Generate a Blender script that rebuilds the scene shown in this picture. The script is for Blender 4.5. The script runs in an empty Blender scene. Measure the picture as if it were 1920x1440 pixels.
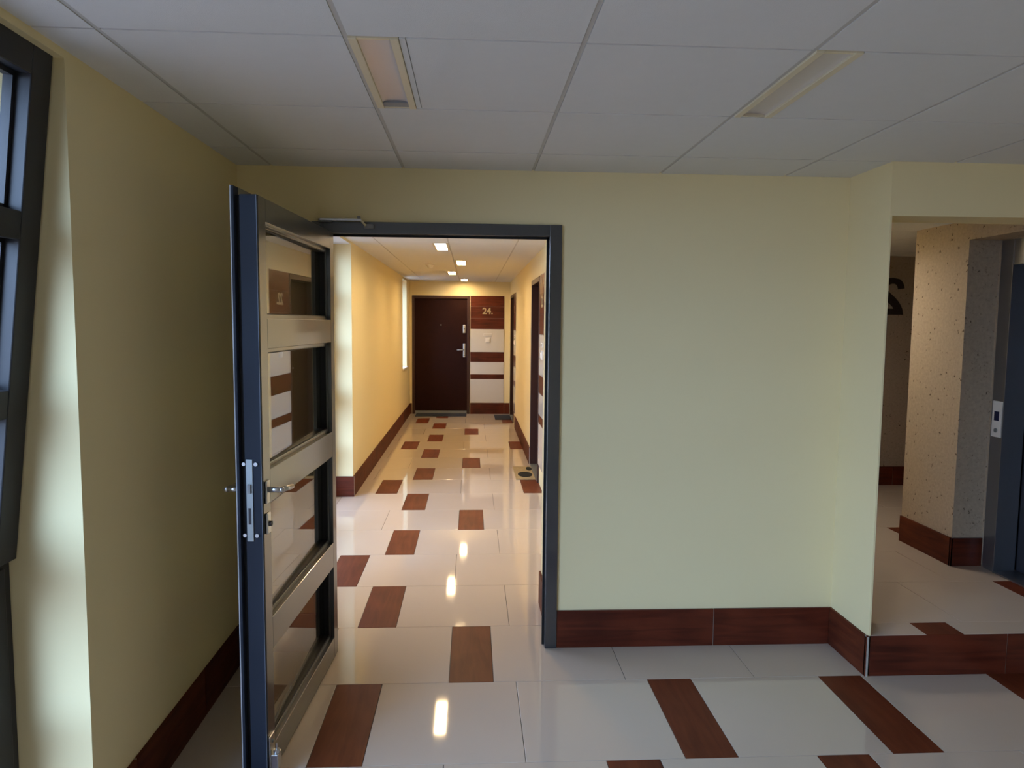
import bpy, bmesh, math, random
from mathutils import Vector, Matrix
random.seed(7)
S = bpy.context.scene
COL = S.collection
R = math.radians

# ------------------------------------------------------------------ camera
cam_data = bpy.data.cameras.new('camera')
cam = bpy.data.objects.new('camera', cam_data); COL.objects.link(cam)
F_PX, YAW, PITCH, ROLL = 1368.03, 0.05522, 0.08309, 0.00903
cam_data.sensor_fit = 'HORIZONTAL'; cam_data.sensor_width = 36.0
cam_data.lens = F_PX / 1920 * 36.0
cam_data.clip_start = 0.05; cam_data.clip_end = 400
_f = Vector((math.sin(YAW)*math.cos(PITCH), math.cos(YAW)*math.cos(PITCH), -math.sin(PITCH)))
_r = Vector((math.cos(YAW), -math.sin(YAW), 0)); _u = _r.cross(_f)
_r2 = _r*math.cos(ROLL) + _u*math.sin(ROLL); _u2 = -_r*math.sin(ROLL) + _u*math.cos(ROLL)
M = Matrix.Identity(4)
for i in range(3):
    M[i][0] = _r2[i]; M[i][1] = _u2[i]; M[i][2] = -_f[i]
M[0][3], M[1][3], M[2][3] = 0, 0, 1.58
cam.matrix_world = M
S.camera = cam

# ------------------------------------------------------------------ world: bright overcast sky
W = bpy.data.worlds.new('overcast_sky'); S.world = W; W.use_nodes = True
WN = W.node_tree; bg = WN.nodes['Background']
bg.inputs['Color'].default_value = (0.71, 0.85, 1.16, 1)
bg.inputs['Strength'].default_value = 6.4
# the brightest part of the overcast sky, low behind the viewer's left shoulder
sl = bpy.data.lights.new('veiled_sun', 'SUN'); sl.energy = 5.6; sl.angle = R(55); sl.color = (.40, .76, 1.30)
so = bpy.data.objects.new('veiled_sun', sl); COL.objects.link(so)
so.rotation_euler = Vector((.56, .72, -.42)).to_track_quat('-Z', 'Y').to_euler()
S.view_settings.view_transform = 'Standard'
S.view_settings.look = 'None'
S.view_settings.gamma = 1.0
S.view_settings.use_curve_mapping = False
S.view_settings.exposure = 0.0
S.cycles.use_denoising = True
S.cycles.max_bounces = 14
S.cycles.diffuse_bounces = 9
S.cycles.glossy_bounces = 6
S.cycles.transparent_max_bounces = 16
S.cycles.sample_clamp_indirect = 8
S.cycles.caustics_reflective = False
S.cycles.caustics_refractive = False
LAMP_COLOR = (1.0, 0.70, 0.36); LAMP_STRENGTH = 80.0

def portal(name, loc, sx, sy, rot):
    l = bpy.data.lights.new(name, 'AREA'); l.shape = 'RECTANGLE'; l.size = sx; l.size_y = sy
    l.cycles.is_portal = True
    o = bpy.data.objects.new(name, l); o.location = loc; o.rotation_euler = rot; COL.objects.link(o)
# sampling guides in the window openings (they give off no light of their own)
portal('window_portal', (-1.36, -0.1, 1.13), 2.3, 4.3, (0, R(-90), 0))
portal('window_portal', (-1.36, 5.27, 1.13), 2.3, 2.7, (0, R(-90), 0))

# ------------------------------------------------------------------ helpers
def srgb(r, g, b):
    def c(v):
        v /= 255
        return v/12.92 if v <= .04045 else ((v+.055)/1.055)**2.4
    return (c(r), c(g), c(b), 1)

MATS = {}
def mat(name, col, rough=.5, metal=0., spec=.5, noise=0., nscale=8., bump=0., coat=0.):
    if name in MATS: return MATS[name]
    m = bpy.data.materials.new(name); m.use_nodes = True
    n = m.node_tree.nodes; l = m.node_tree.links; b = n['Principled BSDF']
    b.inputs['Base Color'].default_value = col
    b.inputs['Roughness'].default_value = rough
    b.inputs['Metallic'].default_value = metal
    b.inputs['Specular IOR Level'].default_value = spec
    b.inputs['Coat Weight'].default_value = coat
    b.inputs['Coat Roughness'].default_value = .08
    tc = n.new('ShaderNodeTexCoord')
    if noise or bump:
        nz = n.new('ShaderNodeTexNoise'); nz.inputs['Scale'].default_value = nscale
        nz.inputs['Detail'].default_value = 5
        l.new(tc.outputs['Object'], nz.inputs['Vector'])
    if noise:
        mx = n.new('ShaderNodeMix'); mx.data_type = 'RGBA'
        mx.inputs['A'].default_value = tuple(c*(1-noise) for c in col[:3]) + (1,)
        mx.inputs['B'].default_value = tuple(min(1, c*(1+noise)) for c in col[:3]) + (1,)
        l.new(nz.outputs['Fac'], mx.inputs['Factor']); l.new(mx.outputs['Result'], b.inputs['Base Color'])
    if bump:
        n2 = n.new('ShaderNodeTexNoise'); n2.inputs['Scale'].default_value = nscale*30
        l.new(tc.outputs['Object'], n2.inputs['Vector'])
        bp = n.new('ShaderNodeBump'); bp.inputs['Strength'].default_value = bump
        bp.inputs['Distance'].default_value = .002
        l.new(n2.outputs['Fac'], bp.inputs['Height']); l.new(bp.outputs['Normal'], b.inputs['Normal'])
    MATS[name] = m
    return m

def wood_tile(name, dark, light, axis, rough=.25, spec=.5):
    """wood-look stoneware: grain stretched along axis, each tile with its own piece of grain"""
    m = bpy.data.materials.new(name); m.use_nodes = True
    n = m.node_tree.nodes; l = m.node_tree.links; b = n['Principled BSDF']
    tc = n.new('ShaderNodeTexCoord'); oi = n.new('ShaderNodeObjectInfo')
    mul = n.new('ShaderNodeMath'); mul.operation = 'MULTIPLY'; mul.inputs[1].default_value = 37.0
    l.new(oi.outputs['Random'], mul.inputs[0])
    ad = n.new('ShaderNodeVectorMath'); ad.operation = 'ADD'
    l.new(tc.outputs['Object'], ad.inputs[0]); l.new(mul.outputs[0], ad.inputs[1])
    mp = n.new('ShaderNodeMapping')
    sc = [22, 22, 22]; sc[axis] = 2.2
    mp.inputs['Scale'].default_value = sc
    l.new(ad.outputs[0], mp.inputs['Vector'])
    nz = n.new('ShaderNodeTexNoise'); nz.inputs['Scale'].default_value = 1.0; nz.inputs['Detail'].default_value = 7
    nz.inputs['Distortion'].default_value = 1.2
    l.new(mp.outputs[0], nz.inputs['Vector'])
    n2 = n.new('ShaderNodeTexNoise'); n2.inputs['Scale'].default_value = 4.0
    l.new(ad.outputs[0], n2.inputs['Vector'])
    mixf = n.new('ShaderNodeMath'); mixf.operation = 'MULTIPLY_ADD'; mixf.inputs[1].default_value = .45
    l.new(n2.outputs['Fac'], mixf.inputs[0]); 
    m2 = n.new('ShaderNodeMath'); m2.operation = 'MULTIPLY'; m2.inputs[1].default_value = .6
    l.new(nz.outputs['Fac'], m2.inputs[0]); l.new(m2.outputs[0], mixf.inputs[2])
    cr = n.new('ShaderNodeValToRGB'); cr.color_ramp.elements[0].position = .36; cr.color_ramp.elements[1].position = .66
    cr.color_ramp.elements[0].color = dark; cr.color_ramp.elements[1].color = light
    l.new(mixf.outputs[0], cr.inputs['Fac']); l.new(cr.outputs['Color'], b.inputs['Base Color'])
    b.inputs['Roughness'].default_value = rough; b.inputs['Specular IOR Level'].default_value = spec
    MATS[name] = m
    return m

def glass_mat(name, tint=(1, 1, 1, 1)):
    """clear double glazing: passes light straight through, mirrors more at grazing angles"""
    m = bpy.data.materials.new(name); m.use_nodes = True
    n = m.node_tree.nodes; l = m.node_tree.links
    for x in list(n):
        if x.type != 'OUTPUT_MATERIAL': n.remove(x)
    out = [x for x in n if x.type == 'OUTPUT_MATERIAL'][0]
    tr = n.new('ShaderNodeBsdfTransparent'); tr.inputs['Color'].default_value = tint
    gl = n.new('ShaderNodeBsdfGlossy'); gl.inputs['Roughness'].default_value = 0.0
    ge = n.new('ShaderNodeNewGeometry'); dt = n.new('ShaderNodeVectorMath'); dt.operation = 'DOT_PRODUCT'
    l.new(ge.outputs['Incoming'], dt.inputs[0]); l.new(ge.outputs['Normal'], dt.inputs[1])
    ab = n.new('ShaderNodeMath'); ab.operation = 'ABSOLUTE'; l.new(dt.outputs['Value'], ab.inputs[0])
    om = n.new('ShaderNodeMath'); om.operation = 'SUBTRACT'; om.inputs[0].default_value = 1; l.new(ab.outputs[0], om.inputs[1])
    pw = n.new('ShaderNodeMath'); pw.operation = 'POWER'; pw.inputs[1].default_value = 5; l.new(om.outputs[0], pw.inputs[0])
    fr = n.new('ShaderNodeMath'); fr.operation = 'MULTIPLY_ADD'; fr.inputs[1].default_value = .96; fr.inputs[2].default_value = .04
    l.new(pw.outputs[0], fr.inputs[0])
    a = n.new('ShaderNodeMath'); a.operation = 'MULTIPLY'; a.inputs[1].default_value = 2
    b = n.new('ShaderNodeMath'); b.operation = 'ADD'; b.inputs[1].default_value = 1
    d = n.new('ShaderNodeMath'); d.operation = 'DIVIDE'
    l.new(fr.outputs[0], a.inputs[0]); l.new(fr.outputs[0], b.inputs[0])
    l.new(a.outputs[0], d.inputs[0]); l.new(b.outputs[0], d.inputs[1])
    mx = n.new('ShaderNodeMixShader')
    l.new(d.outputs[0], mx.inputs[0]); l.new(tr.outputs[0], mx.inputs[1]); l.new(gl.outputs[0], mx.inputs[2])
    l.new(mx.outputs[0], out.inputs['Surface'])
    MATS[name] = m
    return m

def emit_mat(name, col, strength):
    m = bpy.data.materials.new(name); m.use_nodes = True
    n = m.node_tree.nodes; l = m.node_tree.links; b = n['Principled BSDF']
    b.inputs['Base Color'].default_value = (.8, .8, .8, 1)
    b.inputs['Emission Color'].default_value = col + (1,)
    b.inputs['Emission Strength'].default_value = strength
    MATS[name] = m
    return m

def stone_mat(name, base, spot):
    m = bpy.data.materials.new(name); m.use_nodes = True
    n = m.node_tree.nodes; l = m.node_tree.links; b = n['Principled BSDF']
    tc = n.new('ShaderNodeTexCoord')
    nz = n.new('ShaderNodeTexNoise'); nz.inputs['Scale'].default_value = 60; nz.inputs['Detail'].default_value = 6
    l.new(tc.outputs['Object'], nz.inputs['Vector'])
    mx = n.new('ShaderNodeMix'); mx.data_type = 'RGBA'
    mx.inputs['A'].default_value = tuple(c*.78 for c in base[:3])+(1,); mx.inputs['B'].default_value = tuple(c*1.2 for c in base[:3])+(1,)
    l.new(nz.outputs['Fac'], mx.inputs['Factor'])
    prev = mx.outputs['Result']
    for sc, size, prob in ((34, .20, .90), (80, .26, .84), (15, .085, .80)):
        v = n.new('ShaderNodeTexVoronoi'); v.inputs['Scale'].default_value = sc; v.inputs['Randomness'].default_value = 1
        nd = n.new('ShaderNodeTexNoise'); nd.inputs['Scale'].default_value = sc*3
        l.new(tc.outputs['Object'], nd.inputs['Vector'])
        av = n.new('ShaderNodeMix'); av.data_type = 'VECTOR'; av.inputs['Factor'].default_value = .03
        l.new(tc.outputs['Object'], av.inputs['A']); l.new(nd.outputs['Color'], av.inputs['B'])
        l.new(av.outputs['Result'], v.inputs['Vector'])
        lt = n.new('ShaderNodeMath'); lt.operation = 'LESS_THAN'; lt.inputs[1].default_value = size
        l.new(v.outputs['Distance'], lt.inputs[0])
        sp = n.new('ShaderNodeSeparateColor'); l.new(v.outputs['Color'], sp.inputs[0])
        gt = n.new('ShaderNodeMath'); gt.operation = 'GREATER_THAN'; gt.inputs[1].default_value = prob
        l.new(sp.outputs[0], gt.inputs[0])
        mu = n.new('ShaderNodeMath'); mu.operation = 'MULTIPLY'; l.new(lt.outputs[0], mu.inputs[0]); l.new(gt.outputs[0], mu.inputs[1])
        m3 = n.new('ShaderNodeMath'); m3.operation = 'MULTIPLY'; m3.inputs[1].default_value = .8
        l.new(mu.outputs[0], m3.inputs[0])
        mm = n.new('ShaderNodeMix'); mm.data_type = 'RGBA'; mm.inputs['B'].default_value = spot
        l.new(m3.outputs[0], mm.inputs['Factor']); l.new(prev, mm.inputs['A']); prev = mm.outputs['Result']
    l.new(prev, b.inputs['Base Color'])
    b.inputs['Roughness'].default_value = .85; b.inputs['Specular IOR Level'].default_value = .25
    bp = n.new('ShaderNodeBump'); bp.inputs['Strength'].default_value = .4; bp.inputs['Distance'].default_value = .002
    l.new(nz.outputs['Fac'], bp.inputs['Height']); l.new(bp.outputs['Normal'], b.inputs['Normal'])
    MATS[name] = m
    return m

PAINT = mat('wall_paint', (.80, .69, .41, 1), .85, spec=.2, noise=.02, nscale=1.5, bump=.15)
CEIL = mat('ceiling_board', (.72, .72, .71, 1), .95, spec=.1, noise=.02, nscale=20, bump=.5)
TBAR = mat('grid_metal', (.50, .49, .47, 1), .5, spec=.4)
VOID = mat('ceiling_void', (.10, .10, .10, 1), .9)
CREAM = mat('cream_polished_tile', (.57, .48, .40, 1), .045, spec=.6, noise=.03, nscale=3)
GROUT = mat('grey_grout', (.10, .085, .07, 1), .9)
GROUTL = mat('pale_grout', (.42, .38, .33, 1), .9)
BROWNY = wood_tile('brown_wood_tile_lengthwise', (.095, .019, .008, 1), (.160, .038, .015, 1), 1, .48, .16)
BROWNX = wood_tile('brown_wood_tile_crosswise', (.050, .010, .006, 1), (.125, .026, .012, 1), 0, .3, .22)
BROWNXY = wood_tile('brown_wood_tile_along_wall', (.050, .010, .006, 1), (.130, .030, .012, 1), 1, .55, .15)
WHITET = mat('white_tile', (.66, .62, .55, 1), .12, spec=.5, noise=.02)
ANTH = mat('anthracite_coating', (.030, .031, .036, 1), .28, spec=.8, coat=.6)
ANTHD = mat('black_rubber_gasket', (.008, .008, .010, 1), .5, spec=.3)
ANTHE = mat('edge_profile_daylight_tint', (.020, .026, .042, 1), .55, spec=.2)  # leaf anthracite again, with reflected daylight's blue put into the colour
ANTHW = mat('window_coating', (.026, .027, .032, 1), .42, spec=.35)
SILVER = mat('brushed_steel', (.55, .55, .56, 1), .28, 1.0)
TRIMM = mat('dull_edge_trim', (.14, .16, .20, 1), .5, .3)
TRIML = mat('pale_edge_trim', (.42, .44, .48, 1), .4, .0)
LOCKM = mat('galvanised_plate', (.33, .36, .37, 1), .45, .8)
DARKDOOR = mat('dark_brown_veneer', (.020, .005, .004, 1), .6, spec=.12, noise=.25, nscale=10)
DARKFRAME = mat('dark_brown_frame', (.045, .016, .012, 1), .35, spec=.45)
CREAMP = mat('cream_lamp_metal', (.70, .62, .44, 1), .45, spec=.4)
REFL = mat('satin_reflector', (.62, .57, .56, 1), .35, .35)
DARKCAP = mat('grey_lamp_end', (.25, .25, .26, 1), .5)
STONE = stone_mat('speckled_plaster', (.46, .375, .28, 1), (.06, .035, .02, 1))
STONED = stone_mat('speckled_plaster_shaded', (.34, .28, .24, 1), (.05, .03, .02, 1))  # darker copy of the lift wall plaster, landing shade put into the colour
STEEL = mat('lift_steel', (.32, .32, .34, 1), .32, .9)
STEELD = mat('lift_door_steel', (.028, .027, .034, 1), .45, .2)
MATD = mat('dark_grey_mat', (.045, .05, .065, 1), .9, spec=.1, noise=.2, nscale=60, bump=.5)
MATB = mat('beige_mat', (.42, .32, .17, 1), .9, spec=.1, noise=.25, nscale=40, bump=.5)
MATO = mat('dark_oval_print', (.030, .030, .026, 1), .9, spec=.1, noise=.3, nscale=50)
WHITEP = mat('white_plastic', (.78, .76, .72, 1), .35)
GOLDN = mat('aged_brass_number', (.50, .40, .24, 1), .45, .3)
BLUE = mat('dark_blue_display', (.01, .012, .05, 1), .15)
BLACKN = mat('black_wall_paint', (.018, .012, .010, 1), .8)
GLASS = glass_mat('window_glass'); DGLASS = glass_mat('door_glass', (.80, .80, .74, 1))
LAMPON = emit_mat('lit_diffuser', LAMP_COLOR, LAMP_STRENGTH)
LAMPLAND = emit_mat('lit_landing_diffuser', (1.0, .90, .80), 58.0)
FOLI = mat('leaf_green', (.16, .26, .10, 1), .8, noise=.4, nscale=3)
BARK = mat('bark', (.12, .09, .06, 1), .9)
BOUNCE = mat('pale_bounce_ground', (.40, .37, .36, 1), .95, noise=.15, nscale=.6)  # invented pale ground tone, chosen to bounce daylight up to the ceiling
EXTW = mat('outside_render', (.60, .57, .50, 1), .9)

def add_box(bm, x0, x1, y0, y1, z0, z1, bev=0):
    vs = [bm.verts.new(p) for p in ((x0,y0,z0),(x1,y0,z0),(x1,y1,z0),(x0,y1,z0),(x0,y0,z1),(x1,y0,z1),(x1,y1,z1),(x0,y1,z1))]
    fs = [bm.faces.new([vs[i] for i in q]) for q in ((3,2,1,0),(4,5,6,7),(0,1,5,4),(1,2,6,5),(2,3,7,6),(3,0,4,7))]
    if bev:
        es = set(e for f in fs for e in f.edges)
        bmesh.ops.bevel(bm, geom=list(es), offset=bev, segments=2, affect='EDGES', profile=.5)

def link(name, bm, m, parent=None, loc=None, smooth=False):
    me = bpy.data.meshes.new(name); bm.normal_update(); bm.to_mesh(me); bm.free()
    if m: me.materials.append(m)
    if smooth:
        for p in me.polygons: p.use_smooth = True
    o = bpy.data.objects.new(name, me); COL.objects.link(o)
    if parent: o.parent = parent
    if loc: o.location = loc
    return o

def boxes(name, bl, m, parent=None, bev=0, loc=None):
    bm = bmesh.new()
    for b in bl: add_box(bm, *b, bev=bev)
    return link(name, bm, m, parent, loc)

def cyl(bm, p, q, r, seg=16, r2=None):
    p, q = Vector(p), Vector(q); d = q-p
    g = bmesh.ops.create_cone(bm, cap_ends=True, segments=seg, radius1=r, radius2=r if r2 is None else r2, depth=d.length)
    rot = d.to_track_quat('Z', 'Y').to_matrix().to_4x4()
    bmesh.ops.transform(bm, matrix=Matrix.Translation((p+q)/2) @ rot, verts=g['verts'])

def empty(name, loc=(0, 0, 0), rz=0):
    o = bpy.data.objects.new(name, None); COL.objects.link(o)
    o.empty_display_size = .1; o.location = loc; o.rotation_euler = (0, 0, rz)
    return o
def tag(o, label=None, cat=None, group=None, kind=None):
    if label: o['label'] = label
    if cat: o['category'] = cat
    if group: o['group'] = group
    if kind: o['kind'] = kind
    return o
def struct(o, label, cat):
    return tag(o, label, cat, kind='structure')

_cache = {}
def slab(name, x0, x1, y0, y1, z0, z1, m, parent, bev=.0):
    """one tile or board: mesh shared between pieces of one size; origin at its corner"""
    key = (round(x1-x0, 4), round(y1-y0, 4), round(z1-z0, 4), m.name, bev)
    if key not in _cache:
        bm = bmesh.new(); add_box(bm, 0, x1-x0, 0, y1-y0, 0, z1-z0)
        if bev:
            top = [e for e in bm.edges if all(v.co.z > (z1-z0)-1e-6 for v in e.verts)]
            bmesh.ops.bevel(bm, geom=top, offset=bev, segments=1, affect='EDGES')
        me = bpy.data.meshes.new(name); bm.to_mesh(me); bm.free(); me.materials.append(m); _cache[key] = me
    o = bpy.data.objects.new(name, _cache[key]); COL.objects.link(o); o.parent = parent
    o.location = (x0, y0, z0)
    return o

# ------------------------------------------------------------------ dimensions
C = 2.284          # ceiling
TOP = 2.34         # where walls meet the slab above
XL = -1.07         # left wall
YF = 3.442         # front wall of the lobby
YB = 3.64          # its corridor face
XR = 0.657         # corridor right wall
YE = 12.65         # corridor end wall
XP, YS = 1.797, 3.092   # corner of the pillar, front of the raised landing
ZS = 0.19          # landing height
XW = -1.27         # inner face of the window frames

# ------------------------------------------------------------------ outside
g = boxes('ground', [(-90, -1.6, -60, 90, -6.4, -6.2)], BOUNCE); struct(g, 'ground far below the windows, made pale to bounce light indoors', 'ground')

# ------------------------------------------------------------------ floor
FY0, FD, GAP = 2.506, 0.597, .0013
floor = boxes('floor', [(-1.42, 4.4, -1.8, 13.0, -.2, -.0025)], GROUT)
struct(floor, 'floor of polished cream tiles with scattered brown wood-look tiles', 'floor')
def ftile(x0, x1, y0, y1, m, z=0., parent=None):
    slab('floor_tile', x0+GAP, x1-GAP, y0+GAP, y1-GAP, z-.010, z, m, parent or floor, bev=.0008)
def row(n, cuts, browns, xmin, xmax):
    """cuts: inner joints; browns: left edges of the brown inserts (0.197 wide)"""
    y0 = FY0+n*FD; y1 = y0+FD
    xs = sorted(set([xmin, xmax] + [c for c in cuts if xmin < c < xmax] + [v for b in browns for v in (b, b+.197) if xmin < v < xmax]))
    for a, b in zip(xs, xs[1:]):
        if b-a < .004: continue
        m = BROWNY if any(abs(a-max(q, xmin)) < 1e-4 for q in browns) else CREAM
        ftile(a, b, y0, y1, m)
ZL = 4.2
row(0, [.2015, -1.17], [-.583, .788, 1.571, 2.358, 3.15], XW, ZL)
row(-1, [-.095, 2.055, 2.64, -.683], [.495, 1.279, 2.84, -.88], XW, ZL)
row(-2, [.2015, -.97], [-.583, .788, 1.571, 3.15], XW, ZL)
row(-3, [-.095, 2.055, 2.64], [-1.08, .495, 1.279, 3.4], XW, ZL)
row(-4, [.2015, -1.17, 2.9], [-.583, .788, 2.358], XW, ZL)
row(-5, [-.095, 2.055], [.495, 1.279, 2.84], XW, ZL)
row(-6, [.2015, 2.9], [-.583, .788, 1.571], XW, ZL)
row(-7, [-.095, 2.055], [.495, 2.84], XW, ZL)
row(1, [-.683, .692, 1.279], [-.095], XW, 1.95)
cx = XR+.03
row(2, [.2015, -1.17], [-.585], XW, cx)
row(3, [-.098, .49], [-.882], XW, cx)
row(4, [.198, -1.17], [-.586], XW, cx)
row(5, [-.685, .684], [-.099], XW, cx)
row(6, [.196, -1.17], [-.588], XW, cx)
row(7, [-.1], [-.885, .491], XW, cx)
for n in range(8, 17):
    k = (n-8) % 4
    if n % 2 == 0: row(n, [.194, -.98], [-.590], XL-.01, cx)
    elif k == 1: row(n, [-.685], [-.1], XL-.01, cx)
    else: row(n, [-.1], [-.885, .491], XL-.01, cx)

# raised landing
landing = boxes('floor', [(1.80, 5.2, YS+.012, 6.3, -.19, ZS-.0095)], GROUTL)
struct(landing, 'raised tiled landing floor in front of the lift', 'floor')
def lrow(y0, y1, cuts, browns):
    xs = sorted(set([1.80, 5.2]+cuts+[v for b in browns for v in b]))
    for a, b in zip(xs, xs[1:]):
        br = any(abs(a-q[0]) < 1e-4 for q in browns)
        slab('floor_tile', a+GAP, b-GAP, y0+GAP, y1-GAP, ZS-.010, ZS, BROWNY if br else CREAM, landing, bev=.0008)
lrow(YS+.001, 3.227, [2.84, 3.43], [(2.065, 2.24), (3.62, 3.80)])
lrow(3.227, 3.76, [2.322, 3.2], [(2.865, 3.0)])
lrow(3.76, 4.29, [2.04, 2.63], [(3.3, 3.5)])
lrow(4.29, 4.82, [2.322, 3.6], [(2.883, 3.08)])
lrow(4.82, 5.35, [2.04, 2.66, 3.45], [(4.0, 4.2)])
lrow(5.35, 5.88, [2.6, 3.2, 4.4], [(3.75, 3.95)])
lrow(5.88, 6.148, [2.3, 3.0, 3.9], [])

# ------------------------------------------------------------------ walls
T = .012  # tile skirting thickness
wf = boxes('wall_front', [(-1.42, -.735, YF, YB, 0, TOP), (-.735, .417, YF, YB, 2.035, TOP), (.417, 1.80, YF, YB+.02, 0, TOP)], PAINT)
struct(wf, 'pale yellow wall with the glazed door opening', 'wall')
wl = boxes('wall_left', [(-1.42, XL, 2.037, YF, 0, TOP), (-1.42, XL, -1.9, 2.037, 2.262, TOP),
                         (-1.42, XL, YB, 3.95, 0, TOP),
                         (-1.42, XL, 3.95, 6.585, 2.262, TOP), (-1.42, XL, 6.585, 11.36, 0, TOP),
                         (-1.42, XL, 11.36, 12.06, 0, .84), (-1.42, XL, 11.36, 12.06, 2.25, TOP), (-1.42, XL, 12.06, YE, 0, TOP)], PAINT)
struct(wl, 'yellow left wall with deep floor-length window openings', 'wall')
wr = boxes('wall_right', [(.395, 1.0, YB, 4.012, 0, TOP), (XR, 1.0, 4.012, 6.55, 0, TOP), (XR, 1.0, 8.10, 10.95, 0, TOP),
                          (XR, 1.0, 6.55, 8.10, 2.045, TOP), (XR, 1.0, 10.95, 12.49, 2.045, TOP), (XR, 1.0, 12.49, YE, 0, TOP),
                          (XR+.012, 1.0, 6.55, 7.125, 0, 2.045), (XR+.012, 1.0, 10.95, 11.50, 0, 2.045),
                          (.90, 1.0, 7.125, 8.10, 0, 2.045), (.90, 1.0, 11.50, 12.49, 0, 2.045)], PAINT)
struct(wr, 'yellow right wall of the corridor beyond the door', 'wall')
we = boxes('wall_back', [(-1.42, -1.03, YE, 12.9, 0, TOP), (-1.03, -.035, YE, 12.9, 2.04, TOP), (-.035, .56, YE+.012, 12.9, 0, TOP), (-.035, .56, YE, YE+.012, 2.045, TOP),
                         (.56, 1.0, YE, 12.9, 0, TOP), (-1.03, -.035, 12.85, 12.9, 0, 2.04)], PAINT)
struct(we, 'yellow end wall of the corridor around the dark flat door', 'wall')
# pillar between front wall and landing: left face parallel to the corridor, splayed behind
bm = bmesh.new()
pts = [(XP-.004, YF), (XP-.004, YS), (XP+.004, YS), (1.93, YF-.02), (1.93, 6.15), (1.80, 6.15), (1.80, YF)]
lo = [bm.verts.new((x, y, ZS if i in (2, 3, 4) else 0)) for i, (x, y) in enumerate(pts)]
for v in lo: v.co.z = 0
hi = [bm.verts.new((x, y, TOP)) for x, y in pts]
bm.faces.new(lo[::-1]); bm.faces.new(hi)
for i in range(len(pts)):
    j = (i+1) % len(pts); bm.faces.new((lo[i], lo[j], hi[j], hi[i]))
bmesh.ops.recalc_face_normals(bm, faces=bm.faces)
wp = link('wall_pillar', bm, PAINT); struct(wp, 'pale green-lit pillar wall at the landing corner', 'wall')
hd = boxes('wall_header', [(XP+.004, 4.2, YS, YS+.2, 2.056, TOP)], PAINT)
struct(hd, 'yellow header wall above the landing opening', 'wall')
# lift core
lc = boxes('wall_lift', [(2.80, 5.2, 4.022, 4.522, ZS, 2.3), (2.80, 5.2, YS+.2, 4.022, 2.072, 2.3),
                         (2.98, 5.2, 3.995, 4.022, ZS, 2.072), (2.98, 5.2, YS+.2, 3.995, 2.066, 2.072),
                         (3.30, 5.2, YS+.2, 4.0, ZS, 2.066), (2.80, 5.2, YS+.2, 3.32, ZS, 2.072), (2.80, 5.2, YS, YS+.2, 0, 2.056)], STONE)
struct(lc, 'beige speckled plaster wall around the lift niche', 'wall')
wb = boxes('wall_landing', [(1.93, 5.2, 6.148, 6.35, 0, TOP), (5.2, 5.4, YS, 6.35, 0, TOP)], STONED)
struct(wb, 'shade-toned speckled wall with a painted floor number behind the lift', 'wall')
rr = boxes('wall_right', [(4.2, 4.4, -1.9, YS, 0, TOP)], PAINT); struct(rr, 'yellow right wall of the lobby', 'wall')
rb = boxes('wall_back', [(-1.42, 4.4, -1.9, -1.7, 0, TOP)], PAINT); struct(rb, 'yellow wall behind the viewer', 'wall')

# painted floor number (mirror-formed figure as seen)
def outline(name, pts, z0, z1, m, parent, place):
    bm = bmesh.new()
    a = [bm.verts.new(place(x, y, z0)) for x, y in pts]; b = [bm.verts.new(place(x, y, z1)) for x, y in pts]
    bm.faces.new(a[::-1]); bm.faces.new(b)
    for i in range(len(pts)):
        j = (i+1) % len(pts); bm.faces.new((a[i], a[j], b[j], b[i]))
    bmesh.ops.triangulate(bm, faces=bm.faces[:]); bmesh.ops.recalc_face_normals(bm, faces=bm.faces)
    return link(name, bm, m, parent)
# px in the zoomed crop -> metres on the wall (640 px = 0.377 m wide)
def nm(x, y): return (3.724 + (x-450)*.000604, 1.999 - (y-492)*.000604)
lad = [((450, 640), (352, 655)), ((442, 600), (345, 620)), ((420, 553), (330, 592)), ((375, 510), (300, 577)), ((270, 490), (265, 575)),
       ((190, 503), (228, 588)), ((125, 550), (200, 620)), ((90, 630), (190, 650)), ((98, 700), (210, 678)), ((165, 800), (235, 702)),
       ((262, 882), (330, 785)), ((295, 917), (375, 835)), ((300, 930), (405, 880)), ((300, 932), (430, 932))]
bm = bmesh.new()
def nquad(q):
    f = [bm.verts.new((nm(x, y)[0], 6.148-.003, nm(x, y)[1])) for x, y in q]; k = [bm.verts.new((nm(x, y)[0], 6.148-.0003, nm(x, y)[1])) for x, y in q]
    bm.faces.new(f); bm.faces.new(k[::-1])
    for i in range(4):
        j = (i+1) % 4; bm.faces.new((f[i], k[i], k[j], f[j]))
for (o0, i0), (o1, i1) in zip(lad, lad[1:]): nquad((o0, i0, i1, o1))
nquad(((90, 930), (430, 930), (447, 1016), (90, 1016)))
bmesh.ops.recalc_face_normals(bm, faces=bm.faces)
num = link('painted_number', bm, BLACKN, wb)
num['label'] = 'black painted floor numeral'

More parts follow.
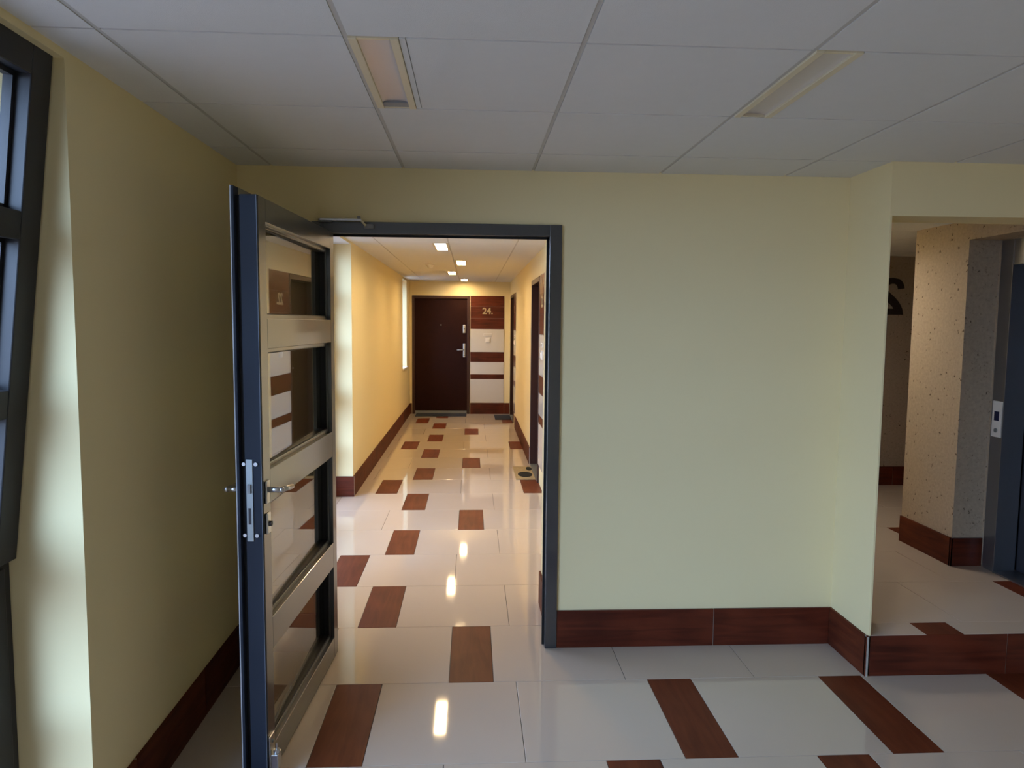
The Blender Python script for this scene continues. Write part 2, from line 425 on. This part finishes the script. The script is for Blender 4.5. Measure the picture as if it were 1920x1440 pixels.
# ------------------------------------------------------------------ skirting tiles
def skirt_x(name, x0, x1, yface, z0, h, joints, label, dirn=-1, th=T):
    """skirting along x on a wall whose face is at yface, tiles stick out to -y (dirn=-1)"""
    b = boxes(name, [(x0, x1, yface-th+.0035, yface, z0, z0+h-.003)], GROUTL); struct(b, label, 'skirting')
    xs = [x0]+[j for j in joints if x0 < j < x1]+[x1]
    for a, c in zip(xs, xs[1:]):
        slab('skirting_tile', a+.002, c-.002, yface-th, yface-.0005, z0+.001, z0+h-.0025, BROWNX, b)
    return b
def skirt_y(name, y0, y1, xface, z0, h, joints, label, side=1, th=T, mat_=None):
    xa, xb = (xface, xface+th-.0035) if side > 0 else (xface-th+.0035, xface)
    b = boxes(name, [(xa, xb, y0, y1, z0, z0+h-.003)], GROUTL); struct(b, label, 'skirting')
    ys = [y0]+[j for j in joints if y0 < j < y1]+[y1]
    xa, xb = (xface+.0005, xface+th) if side > 0 else (xface-th, xface-.0005)
    for a, c in zip(ys, ys[1:]):
        slab('skirting_tile', xa, xb, a+.002, c-.002, z0+.001, z0+h-.0025, BROWNXY, b)
    return b
H = .188
skirt_x('baseboard_front', .417, XP-.004-T, YF, 0, H, [1.196], 'brown tile skirting along the pale front wall')
skirt_x('baseboard_front', XL, -.735, YF, 0, H, [], 'brown tile skirting in the corner behind the open door')
skirt_y('baseboard_pillar', YS-.004, YF, XP-.004, 0, H, [], 'short brown tile skirting on the pillar face', -1)
skirt_x('baseboard_step', XP-.004-T, 4.2, YS+.012, 0, ZS+.001, [2.446, 3.05, 3.65], 'brown tile riser of the landing step')
skirt_y('baseboard_left', 2.037, YF-T, XL, 0, H, [2.28, 2.87], 'dark brown tile skirting on the left lobby wall', 1)
skirt_y('baseboard_left', 6.585, YE, XL, 0, H, [7.2, 7.8, 8.4, 9.0, 9.6, 10.2, 10.8, 11.4, 12.0], 'long brown tile skirting on the corridor left wall', 1)
skirt_x('baseboard_reveal', XW, XL+T, 6.585, 0, H, [], 'reddish tile skirting across the bright window reveal')
skirt_y('baseboard_right', 8.10, 10.95, XR, 0, H, [8.7, 9.3, 9.9, 10.5], 'brown tile skirting between the two right flat doors', -1)
skirt_y('baseboard_right', 6.0, 6.55, XR, 0, H, [], 'brown tile skirting before the first right flat door', -1)
skirt_y('baseboard_right', 3.665, 4.012, .395, 0, H, [], 'short brown skirting just behind the door frame', -1)
skirt_x('baseboard_back', -.03, XR-.0, YE, 0, H+.005, [.56], 'brown tile skirting below the numbered panel')
skirt_x('baseboard_back', XL+T, -1.035, YE, 0, H, [], 'tiny brown skirting left of the end door')
skirt_y('baseboard_lift', 4.022-T, 4.522, 2.80, ZS, H-.02, [], 'red-brown tile skirting on the lit side of the lift wall', -1)
skirt_x('baseboard_lift', 2.80-T, 2.98, 4.022, ZS, H-.02, [], 'dark brown tile skirting inside the lift niche')
skirt_x('baseboard_landing', 1.93, 5.2, 6.148, ZS, H-.02, [2.5, 3.1, 3.7, 4.3, 4.9], 'dark tile skirting below the painted number')

# ------------------------------------------------------------------ ceilings
ceil = boxes('ceiling', [(-1.42, 5.4, -1.9, 12.9, TOP, 2.46), (-1.42, 1.8, -1.9, YE+.2, 2.318, TOP-.0001)], VOID)
struct(ceil, 'suspended ceiling of white mineral boards in a thin metal grid', 'ceiling')
CX0, CW, CYR, CD = .27867, .59619, 3.100, .6048
TB = .007
LAMPS_OFF = [(-1, 2), (1, 2)]   # grid cells (column, row) whose left edge holds a lamp
def board(x0, x1, y0, y1, z=C, th=.014):
    slab('ceiling_board', x0, x1, y0, y1, z, z+th, CEIL, ceil)
for j in range(-1, 9):           # rows towards the viewer
    ya, yb = CYR-j*CD, CYR-(j-1)*CD
    xmax = 4.2
    if j == 0: yb, ya, xmax = YF, CYR, XP-.004
    if j < 0: continue
    ya, yb = max(ya, -1.7), yb
    if yb-ya < .02: continue
    for i in range(-3, 8):
        x0, x1 = CX0+i*CW, CX0+(i+1)*CW
        x0c, x1c = max(x0, XL), min(x1, xmax)
        if x1c-x0c < .02: continue
        la = (TB if x0c == x0 else 0); ra = (TB if x1c == x1 else 0)
        if (i, j) in LAMPS_OFF: la = .150
        board(x0c+la, x1c-ra, ya+.0045, yb-(.0045 if j else 0))
bars = []
for i in range(-2, 7):
    x = CX0+i*CW
    y1 = YF-.014 if x < XP-.01 else YS-.010
    boxes('grid_bar', [(x-TB+.001, x+TB-.001, -1.7, y1, C+.002, C+.012)], TBAR, ceil)
for j in range(1, 9):
    y = CYR-(j-1)*CD
    if y < -1.65: continue
    boxes('grid_bar', [(XL, 4.2 if j > 1 else XP, y-.005, y+.005, C+.004, C+.0135)], TBAR, ceil)
# corridor ceiling
ccols = [XL, -.83, -.21, .39, XR]
LAMPS_ON = [(4.8, 1), (6.6, -1), (8.4, 1), (10.2, -1), (11.85, 1)]
for k in range(16):
    y0, y1 = 3.6+k*.6, 4.2+k*.6
    y0, y1 = max(y0, YB), min(y1, YE)
    for q, (a, b) in enumerate(zip(ccols, ccols[1:])):
        la = .006 if q else 0; ra = .006 if q < 3 else 0
        for ly, side in LAMPS_ON:
            if abs(ly-y0) < .2:
                if side < 0 and q == 1: ra = .150
                if side > 0 and q == 2: la = .150
        board(a+la, b-ra, y0+.0008, y1-.0008)
for x in ccols[1:-1]:
    boxes('grid_bar', [(x-.005, x+.005, YB, YE, C+.002, C+.012)], TBAR, ceil)
slab('ceiling_board', XW-.05, XL, 3.95, 6.585, 2.2605, 2.2619, CEIL, ceil)
# landing ceiling, lower
lceil = boxes('ceiling', [(1.93, 5.2, YS+.2, 6.148, 2.205, 2.22)], VOID)
struct(lceil, 'lower white board ceiling above the landing', 'ceiling')
for a, b in ((1.93, 2.36), (2.36, 2.96), (2.96, 3.56), (3.56, 4.16), (4.16, 4.76), (4.76, 5.2)):
    for k in range(5):
        y0, y1 = (3.292, 3.922, 4.524, 5.122, 5.722, 6.148)[k:k+2]
        segs = [(a, b)]
        if y0 < 4.52:
            segs = [(a, min(b, 2.797))] if a < 2.79 else []
            if k == 2 and segs:
                pass
        for s0, s1 in segs:
            if s1-s0 > .02: slab('ceiling_board', s0+.004, s1-.004, y0+.004, y1-.004, 2.182, 2.2, CEIL, lceil)

# ------------------------------------------------------------------ ceiling lamps
def lamp(x0, y0, lit, label, group, holder=True, w=.145, mirror=False, rail_w=.022, z=C, lit_mat=None):
    """recessed strip luminaire, w wide, 0.59 long; open trough between two cream rails"""
    t = empty('ceiling_lamp', (x0, y0, z)); L = .594; rw = rail_w
    boxes('side_rail', [(0, rw, 0, L, -.004, .02)], CREAMP, t, bev=.0015)
    boxes('side_rail', [(w-rw, w, 0, L, -.004, .02)], CREAMP, t, bev=.0015)
    if lit:
        a, b = (rw, w-rw)
        boxes('diffuser', [(a, b, .006, L-.006, .010, .016)], lit_mat or LAMPON, t)
        boxes('end_cap', [(a, b, 0, .006, -.004, .02)], CREAMP, t); boxes('end_cap', [(a, b, L-.006, L, -.004, .02)], CREAMP, t)
    else:
        # bowed reflector trough
        bm = bmesh.new(); n = 12; a, b = rw, w-rw
        r0 = []; r1 = []
        for i in range(n+1):
            u = i/n; x = a+(b-a)*u; z = .003+.006*math.sin(math.pi*u)**.5
            r0.append(bm.verts.new((x, .012, z))); r1.append(bm.verts.new((x, L-(.050 if holder else .008), z)))
        for i in range(n): bm.faces.new((r0[i], r0[i+1], r1[i+1], r1[i]))
        link('reflector', bm, REFL, t, smooth=True)
        boxes('end_cap', [(a, b, 0, .012, -.001, .03)], CREAMP, t)
        if holder: boxes('lamp_holder', [(a, b, L-.050, L-.008, .001, .032)], DARKCAP, t)
        boxes('end_cap', [(a, b, L-.008, L, -.001, .03)], CREAMP, t)
        boxes('filler_strip', [(w+.0015, w+.017, 0, L, -.001, .012)], CEIL, t)
    tag(t, label, 'lamp', group)
    return t
lamp(CX0-CW+.005, CYR-2*CD+.004, False, 'unlit recessed ceiling lamp with cream rails, near the window side', 'unlit lobby ceiling lamps', True, .126)
lamp(CX0+CW+.006, CYR-2*CD+.004, False, 'unlit recessed ceiling lamp nearer the lift side', 'unlit lobby ceiling lamps', False, .126)
NM = {4.8: 'lit ceiling lamp just behind the door head', 6.6: 'nearest visible lit square ceiling lamp in the corridor, partly under the door head',
      8.4: 'second lit corridor ceiling lamp, right of the grid line', 10.2: 'third lit corridor ceiling lamp, left of the grid line', 11.85: 'farthest lit ceiling lamp before the end door'}
for ly, side in LAMPS_ON:
    x0 = -.21-.006-.145 if side < 0 else -.21+.006
    lamp(x0, ly+.003, True, NM[ly], 'lit corridor ceiling lamps')

lamp(2.10, 4.60, True, 'lit ceiling lamp above the landing, hidden behind the pillar', 'lit landing lamps', z=2.160, lit_mat=LAMPLAND)

# smoke detector
sd = empty('smoke_detector', (-.515, 9.0, C)); tag(sd, 'small smoke detector on the corridor ceiling', 'smoke detector')
bm = bmesh.new(); cyl(bm, (0, 0, 0), (0, 0, -.012), .055, 32); link('base', bm, WHITEP, sd)
bm = bmesh.new(); cyl(bm, (0, 0, -.012), (0, 0, -.045), .046, 32, .022); link('sensor_head', bm, WHITEP, sd)

# ------------------------------------------------------------------ windows
def bar_grid(name, y0, y1, rows, x0, x1, parent, st=.075, m=None):
    m = m or ANTHW
    zs = rows
    boxes('stile', [(x0, x1, y0, y0+st, zs[0][0], zs[-1][1])], m, parent, bev=.003)
    boxes('stile', [(x0, x1, y1-st, y1, zs[0][0], zs[-1][1])], m, parent, bev=.003)
    for a, b in zs:
        boxes('rail', [(x0, x1, y0+st, y1-st, a, b)], m, parent, bev=.003)
    for (a, b), (c, d) in zip(zs, zs[1:]):
        boxes('glazing_bead', [(x0+.006, x0+.03, y0+st, y0+st+.012, b, c), (x0+.006, x0+.03, y1-st-.012, y1-st, b, c),
                      (x0+.006, x0+.03, y0+st, y1-st, b, b+.012), (x0+.006, x0+.03, y0+st, y1-st, c-.012, c)], m, parent)
        boxes('pane', [(x0+.020, x0+.026, y0+st+.002, y1-st-.002, b+.002, c-.002)], GLASS, parent)

def window(nm, y0, y1, tilt, label):
    w = empty(nm, (XW, 0, 0)); struct(w, label, 'window')
    # fixed outer frame (x from -.07 to 0 behind the inner face)
    fx0, fx1 = -.075, 0.
    boxes('frame', [(fx0, fx1, y0, y0+.05, .0, 2.262), (fx0, fx1, y1-.05, y1, 0, 2.262),
                    (fx0, fx1, y0+.05, y1-.05, 2.22, 2.262), (fx0, fx1, y0+.05, y1-.05, .90, .955)], ANTHW, w, bev=.002)
    # lower fixed light
    e = empty('fixed_light', (0, 0, 0)); e.parent = w
    bar_grid('fixed_light', y0+.045, y1-.03, [(.0, .09), (.405, .485), (.86, .905)], -.062, .006, e, st=.075)
    # upper tilting sash, hinged at its foot
    s = empty('tilt_sash', (0.005, 0, .925)); s.parent = w
    if tilt: s.rotation_euler = (0, math.atan2(.150, 1.31), 0)
    bar_grid('tilt_sash', y0+.04, y1-.004, [(0, .085), (.40, .475), (.862, .935), (1.275, 1.355)], -.05, .018, s, st=.085)
    return w
window('window_1', .93, 2.034, True, 'dark-framed lobby window with its upper sash tilted inwards')
window('window_2', -.2, .93, False, 'dark-framed lobby window nearest the viewer, closed')
window('window_3', -1.7, -.2, False, 'dark-framed lobby window behind the viewer')
window('window_4', 3.95, 5.25, False, 'dark-framed bay window just behind the front wall')
window('window_5', 5.25, 6.583, False, 'dark-framed bay window beside the bright reveal')
w6 = empty('window_6', (0, 0, 0)); struct(w6, 'narrow corridor window in a white niche near the end door', 'window')
boxes('frame', [(-1.34, -1.27, 11.36, 11.41, .86, 2.25), (-1.34, -1.27, 12.01, 12.06, .86, 2.25), (-1.34, -1.27, 11.41, 12.01, .86, .92), (-1.34, -1.27, 11.41, 12.01, 2.19, 2.25)], ANTHW, w6)
boxes('pane', [(-1.31, -1.305, 11.41, 12.01, .92, 2.19)], GLASS, w6)
boxes('sill', [(-1.27, -1.045, 11.35, 12.07, .835, .862)], WHITEP, w6, bev=.003)

# ------------------------------------------------------------------ glazed door
fr = empty('door_1', (0, 0, 0)); struct(fr, 'dark grey steel door frame of the glazed corridor door', 'door frame')
y0, y1 = YF-.018, YF+.13
boxes('jamb', [(.360, .417, y0, YF+.03, 0, 2.037), (.372, .417, YF+.03, y1, 0, 2.037)], ANTH, fr, bev=.0015)
boxes('jamb', [(-.735, -.680, y0, YF+.03, 0, 2.037), (-.735, -.692, YF+.03, y1, 0, 2.037)], ANTH, fr, bev=.0015)
boxes('head', [(-.680, .360, y0, YF+.03, 1.984, 2.037), (-.692, .372, YF+.03, y1, 1.996, 2.037)], ANTH, fr, bev=.0015)
boxes('gasket', [(.350, .372, YF+.03, YF+.045, 0, 1.996), (-.692, .372, YF+.03, YF+.045, 1.975, 1.996), (-.692, -.670, YF+.03, YF+.045, 0, 1.996)], ANTHD, fr)
boxes('strike_strip', [(.3585, .3600, YF-.012, YF-.009, .35, 1.9)], SILVER, fr)

ang = math.atan2(-(3.42-2.432), -(-.635+.691))
leaf = empty('door_2', (-.635, 3.42, .006), ang)
struct(leaf, 'open dark grey glazed door leaf with four panes, seen edge-on', 'door')
LT = -.070
U1 = 1.0
ST, SH = .080, .062
rails = [(.0, .095), (.435, .55), (.955, 1.07), (1.480, 1.582), (1.900, 1.979)]
boxes('stile', [(SH*0, SH, LT, 0, 0, 1.979)], ANTH, leaf, bev=.002)
boxes('stile', [(U1-ST, U1-.012, LT, 0, 0, 1.979)], ANTH, leaf, bev=.0008)
boxes('edge_profile', [(U1-.013, U1, -.056, -.0005, 0, 1.979)], ANTHE, leaf, bev=.0012)
boxes('edge_lip', [(U1-.03, U1+.012, LT-.012, LT, 0, 2.005)], ANTHE, leaf, bev=.002)
boxes('gasket', [(U1-.013, U1-.010, LT, -.056, 0, 1.979)], ANTHD, leaf)
boxes('edge_trim', [(U1+.0115, U1+.0130, LT-.012, LT-.0085, 0, 2.005)], TRIML, leaf)
boxes('edge_trim', [(U1-.0005, U1+.0008, -.003, -.0012, 0, 1.979)], TRIMM, leaf)
boxes('edge_lip', [(0, U1-.03, LT-.012, LT, 1.975, 2.005)], ANTH, leaf)
for a, b in rails:
    boxes('rail', [(SH, U1-ST, LT, 0, a, b)], ANTH, leaf, bev=.002)
for (a, b), (c, d) in zip(rails, rails[1:]):
    u0, u1 = SH, U1-ST
    boxes('glazing_bead', [(u0, u0+.014, -.058, -.018, b, c), (u1-.014, u1, -.058, -.018, b, c), (u0, u1, -.058, -.018, b, b+.014), (u0, u1, -.058, -.018, c-.014, c)], ANTH, leaf, bev=.001)
    boxes('gasket', [(u0+.014, u0+.018, -.050, -.022, b+.014, c-.014), (u1-.018, u1-.014, -.050, -.022, b+.014, c-.014),
                     (u0+.014, u1-.014, -.050, -.022, b+.014, b+.018), (u0+.014, u1-.014, -.050, -.022, c-.018, c-.014)], ANTHD, leaf)
    pn = boxes('pane', [(-(u1-u0)/2+.014, (u1-u0)/2-.014, -.003, .003, b+.014, c-.014)], DGLASS, leaf, loc=((u0+u1)/2, -.037, 0))
    pn.rotation_euler = (0, 0, R(1.3))   # panes turned on purpose to shift what they reflect
# lock faceplate on the edge
lp = boxes('lock_plate', [(U1-.001, U1+.004, -.052, -.030, .842, 1.118)], LOCKM, leaf, bev=.001)
boxes('latch', [(U1+.003, U1+.011, -.046, -.036, 1.005, 1.035)], DARKCAP, lp)
boxes('deadbolt', [(U1+.0035, U1+.0048, -.046, -.037, .900, .955)], STEELD, lp)
for z in (.862, 1.102):
    bm = bmesh.new(); cyl(bm, (U1-.001, -.019, z), (U1+.006, -.019, z), .0065, 12); link('screw', bm, SILVER, leaf, smooth=False)
    bm = bmesh.new(); cyl(bm, (U1-.001, -.060, z), (U1+.003, -.060, z), .006, 12); link('screw', bm, SILVER, leaf)
def lever(side, label):
    ysf = 0 if side > 0 else LT-.012
    h = boxes('handle_plate', [(U1-.058, U1-.022, min(ysf, ysf+side*.008), max(ysf, ysf+side*.008), .962, 1.040)], SILVER, leaf, bev=.003)
    bm = bmesh.new()
    cyl(bm, (U1-.040, ysf+side*.006, 1.008), (U1-.040, ysf+side*.052, 1.008), .0095, 16)
    bmesh.ops.create_uvsphere(bm, u_segments=12, v_segments=8, radius=.0105, matrix=Matrix.Translation((U1-.040, ysf+side*.052, 1.008)))
    cyl(bm, (U1-.040, ysf+side*.052, 1.008), (U1-.138, ysf+side*.056, .998), .0095, 16)
    bmesh.ops.create_uvsphere(bm, u_segments=12, v_segments=8, radius=.0095, matrix=Matrix.Translation((U1-.138, ysf+side*.056, .998)))
    link('lever', bm, SILVER, h, smooth=True)
    h2 = boxes('cylinder_plate', [(U1-.058, U1-.022, min(ysf, ysf+side*.009), max(ysf, ysf+side*.009), .858, .930)], SILVER, leaf, bev=.004)
    bm = bmesh.new(); cyl(bm, (U1-.040, ysf+side*.008, .892), (U1-.040, ysf+side*.017, .892), .009, 16); link('lock_cylinder', bm, STEELD, h2)
lever(1, 'a'); lever(-1, 'b')
# foot-operated door holder at the bottom of the leaf
fh = boxes('door_holder', [(U1-.060, U1-.010, 0, .006, .03, .150), (U1-.055, U1-.015, .006, .030, .03, .085)], SILVER, leaf, bev=.002)
bm = bmesh.new(); cyl(bm, (U1-.035, .020, .085), (U1-.035, .020, .096), .011, 16); cyl(bm, (U1-.035, .020, .096), (U1-.035, .020, .118), .004, 10); link('plunger', bm, SILVER, fh)
bm = bmesh.new(); cyl(bm, (U1-.035, .020, .002), (U1-.035, .020, .03), .010, 16); link('rubber_foot', bm, ANTHD, fh)
bm = bmesh.new(); cyl(bm, (U1-.035, .004, .126), (U1-.035, .010, .126), .006, 12); link('screw', bm, LOCKM, fh)
# hinges
for z in (.25, 1.0, 1.72):
    bm = bmesh.new(); cyl(bm, (-.012, LT-.012, z-.05), (-.012, LT-.012, z+.05), .010, 14); link('hinge', bm, ANTH, leaf)
# closer arm over the door head
ca = empty('door_closer', (0, 0, 0)); tag(ca, 'slim silver door closer arm above the door frame head', 'door closer')
boxes('slide_rail', [(-.690, -.505, 3.388, 3.404, 2.036, 2.046)], SILVER, ca, bev=.001)
boxes('knuckle', [(-.522, -.508, 3.386, 3.404, 2.046, 2.058)], DARKCAP, ca, bev=.002)
bm = bmesh.new(); cyl(bm, (-.508, 3.394, 2.041), (-.485, 3.400, 2.016), .005, 10); link('link_arm', bm, CREAMP, ca)
boxes('bracket', [(-.495, -.452, 3.402, YF-.018, 2.006, 2.024)], DARKCAP, ca, bev=.002)
boxes('bracket', [(-.700, -.640, 3.402, YF-.018, 2.030, 2.046)], DARKCAP, ca, bev=.002)

# ------------------------------------------------------------------ flat doors and tiled number panels
def text(s, size, m, parent, M4, depth=.004, name='number'):
    cu = bpy.data.curves.new(name, 'FONT'); cu.body = s; cu.size = size; cu.extrude = depth/2; cu.offset = size*.028
    cu.align_x = 'CENTER'; cu.align_y = 'BOTTOM'; cu.resolution_u = 3
    tmp = bpy.data.objects.new(name, cu); COL.objects.link(tmp)
    dg = bpy.context.evaluated_depsgraph_get(); me = bpy.data.meshes.new_from_object(tmp.evaluated_get(dg))
    bpy.data.objects.remove(tmp); bpy.data.curves.remove(cu)
    me.materials.clear(); me.materials.append(m)
    o = bpy.data.objects.new(name, me); COL.objects.link(o); o.parent = parent; o.matrix_local = M4
    return o

def flat_door(nm, loc, rz, label, fw=.99, deep=0.):
    """door in local x (0..fw), front face towards -y at y=0"""
    d = empty(nm, loc, rz); struct(d, label, 'door')
    boxes('jamb', [(0, .045, -.004, .10+deep, 0, 2.04)], DARKFRAME, d, bev=.003)
    boxes('jamb', [(fw-.045, fw, -.004, .10+deep, 0, 2.04)], DARKFRAME, d, bev=.003)
    boxes('head', [(.045, fw-.045, -.004, .10+deep, 1.992, 2.04)], DARKFRAME, d, bev=.003)
    lf = boxes('door_panel', [(.045, fw-.045, .022+deep, .07+deep, .012, 1.992)], DARKDOOR, d, bev=.002)
    xh = fw-.095
    p = boxes('handle_plate', [(xh-.02, xh+.02, .012+deep, .022+deep, .985, 1.225)], SILVER, d, bev=.004)
    bm = bmesh.new(); cyl(bm, (xh, .012+deep, 1.115), (xh, -.035+deep, 1.115), .010, 14); cyl(bm, (xh, -.035+deep, 1.115), (xh-.125, -.037+deep, 1.112), .0095, 14)
    bmesh.ops.create_uvsphere(bm, u_segments=12, v_segments=8, radius=.0100, matrix=Matrix.Translation((xh, -.035+deep, 1.115)))
    link('lever', bm, SILVER, p, smooth=True)
    bm = bmesh.new(); cyl(bm, (xh, .012+deep, 1.02), (xh, .004+deep, 1.02), .009, 14); link('lock_cylinder', bm, STEELD, p)
    q = boxes('upper_lock', [(xh-.022, xh+.022, .008+deep, .022+deep, 1.405, 1.545)], SILVER, d, bev=.004)
    bm = bmesh.new(); cyl(bm, (xh, .008+deep, 1.475), (xh, .001+deep, 1.475), .010, 14); link('lock_cylinder', bm, STEELD, q)
    bm = bmesh.new(); cyl(bm, (fw/2, .022+deep, 1.54), (fw/2, .016+deep, 1.54), .010, 16); link('peephole', bm, SILVER, d)
    boxes('threshold', [(.045, fw-.045, -.004, .08+deep, 0, .012)], LOCKM, d)
    boxes('kick_strip', [(.05, fw-.05, .012+deep, .022+deep, .015, .055)], LOCKM, d)
    return d

BANDS = [(.193, .609, 0), (.609, .692, 1), (.692, .905, 0), (.905, 1.079, 1), (1.079, 1.474, 0), (1.474, 1.66, 1), (1.66, 1.86, 1), (1.86, 2.042, 1)]
def panel(loc, rz, w, number, label, nlabel):
    """tiled strip beside a flat door; local x 0..w, face at y=-.0"""
    p = empty('wall_panel', loc, rz); tag(p, label, 'wall panel', 'tiled number panels beside flat doors')
    boxes('grout_bed', [(0, w, .004, .012, .193, 2.045)], GROUTL, p)
    for a, b, br in BANDS:
        slab('panel_tile', .003, w-.003, .0, .0118, a+.0015, b-.0015, BROWNX if br else WHITET, p)
    n = text(number, .150, GOLDN, p, Matrix.Translation((w*.51, -.003, 1.706)) @ Matrix.Rotation(R(90), 4, 'X'))
    n['label'] = nlabel
    return p
flat_door('door_3', (-1.03, YE, 0), 0, 'dark brown flat door at the corridor end with steel lever')
panel((-.030, YE, 0), 0, .585, '24.', 'tiled panel with brass number 24 beside the end door', 'pale brass number 24')
# right-hand wall: local +x runs towards the viewer
flat_door('door_4', (XR, 8.10, 0), R(-90), 'dark flat door on the right wall nearest the glazed door', fw=.975, deep=.085)
panel((XR, 7.125, 0), R(-90), .575, '22.', 'tiled panel beside the nearest right-hand flat door', 'pale brass number')
flat_door('door_5', (XR, 12.49, 0), R(-90), 'dark flat door at the far end of the right wall', deep=.085)
panel((XR, 11.50, 0), R(-90), .55, '23.', 'tiled panel beside the far right-hand flat door', 'pale brass number')

def switch(M4, label):
    s = empty('doorbell'); s.matrix_world = M4; tag(s, label, 'doorbell', 'doorbells on the tiled panels')
    boxes('plate', [(-.042, .042, -.010, 0, -.042, .042)], WHITEP, s, bev=.004)
    boxes('button', [(-.026, .026, -.016, -.010, -.026, .026)], WHITEP, s, bev=.003)
def plate(M4, label):
    s = empty('name_plate'); s.matrix_world = M4; tag(s, label, 'name plate', 'name plates on the tiled panels')
    boxes('holder', [(-.075, .075, -.006, 0, -.021, .021)], WHITEP, s, bev=.001)
    boxes('card', [(-.070, .070, -.0075, -.006, -.015, .014)], WHITET, s)
def place(x, y, z, rz): return Matrix.Translation((x, y, z)) @ Matrix.Rotation(rz, 4, 'Z')
switch(place(.272, YE, 1.283, 0), 'white square doorbell under the number 24')
plate(place(.272, YE, 1.378, 0), 'small name plate under the number 24')
switch(place(XR, 6.83, 1.283, R(-90)), 'white doorbell on the nearest right-hand tiled panel')
plate(place(XR, 6.83, 1.378, R(-90)), 'name plate on the nearest right-hand tiled panel')
switch(place(XR, 11.22, 1.283, R(-90)), 'white doorbell on the far right-hand tiled panel')
plate(place(XR, 11.22, 1.378, R(-90)), 'name plate on the far right-hand tiled panel')

# ------------------------------------------------------------------ mats
m1 = boxes('doormat', [(-.955, -.09, 12.27, 12.64, .0, .009)], MATD, bev=.003); tag(m1, 'long dark grey doormat in front of door 24', 'doormat')
m2 = boxes('doormat', [(.385, .652, 11.86, 12.45, .0, .009)], MATD, bev=.003); tag(m2, 'dark doormat at the far right-hand door', 'doormat')
m3 = boxes('doormat', [(.452, .652, 7.27, 7.93, .0, .007)], MATB, bev=.002); tag(m3, 'beige doormat with dark ovals at the nearest right-hand door', 'doormat')
for k, (ox, oy, rx, ry) in enumerate(((.560, 7.50, .075, .135), (.622, 7.80, .030, .10))):
    bm = bmesh.new()
    g1 = bmesh.ops.create_cone(bm, cap_ends=True, segments=32, radius1=1, radius2=1, depth=1)
    bmesh.ops.transform(bm, matrix=Matrix.Translation((ox, oy, .0078)) @ Matrix.Diagonal((rx, ry, .0016, 1)), verts=g1['verts'])
    link('printed_oval', bm, MATO, m3)

# ------------------------------------------------------------------ lift
lift = empty('door_6', (0, 0, 0)); struct(lift, 'steel lift entrance in the niche of the speckled wall', 'lift door')
boxes('jamb', [(2.972, 3.10, 3.902, 3.995, ZS, 2.066)], STEEL, lift, bev=.002)
boxes('jamb', [(2.972, 3.10, 3.32, 3.40, ZS, 2.066)], STEEL, lift, bev=.002)
boxes('head', [(2.976, 3.10, 3.40, 3.902, 1.925, 2.066)], STEEL, lift, bev=.002)
boxes('door_panel', [(3.105, 3.13, 3.66, 3.90, ZS+.01, 1.925)], STEELD, lift, bev=.002)
boxes('door_panel', [(3.085, 3.104, 3.40, 3.68, ZS+.01, 1.925)], STEELD, lift, bev=.002)
boxes('sill', [(2.965, 3.29, 3.40, 3.90, ZS, ZS+.008)], STEEL, lift)
boxes('shaft_lining', [(3.13, 3.29, 3.32, 3.995, ZS, 2.066)], ANTHD, lift)
cp = boxes('call_panel', [(2.966, 2.972, 3.907, 3.980, .962, 1.166)], WHITEP, bev=.001); tag(cp, 'white lift call panel with small display and button on the steel jamb', 'call panel')
boxes('display', [(2.9645, 2.966, 3.925, 3.962, 1.055, 1.108)], BLUE, cp)
bm = bmesh.new(); cyl(bm, (2.966, 3.943, 1.000), (2.961, 3.943, 1.000), .012, 20); link('button', bm, LOCKM, cp)

# ------------------------------------------------------------------ trees outside
def tree(x, y, h, r, label):
    t = empty('tree', (x, y, -6.2)); tag(t, label, 'tree', 'trees outside the windows')
    bm = bmesh.new(); cyl(bm, (0, 0, 0), (0, 0, h*.7), .22, 10, .10); link('trunk', bm, BARK, t)
    bm = bmesh.new()
    for k in range(26):
        d = Vector((random.gauss(0, 1), random.gauss(0, 1), random.gauss(0, .9))); d.normalize()
        c = Vector((0, 0, h*.72)) + Vector((d.x*r, d.y*r, d.z*r*1.1))*random.uniform(.3, .85)
        bmesh.ops.create_icosphere(bm, subdivisions=2, radius=r*random.uniform(.28, .42), matrix=Matrix.Translation(c))
    for v in bm.verts: v.co += Vector((random.uniform(-1, 1), random.uniform(-1, 1), random.uniform(-1, 1)))*r*.05
    link('crown', bm, FOLI, t)
tree(-13, 16, 7.5, 2.6, 'round green tree outside, farthest along the facade')
tree(-17, 9, 8.5, 3.0, 'larger green tree outside, opposite the bay windows')
tree(-15, 1, 7.0, 2.4, 'smaller green tree outside, opposite the lobby windows')
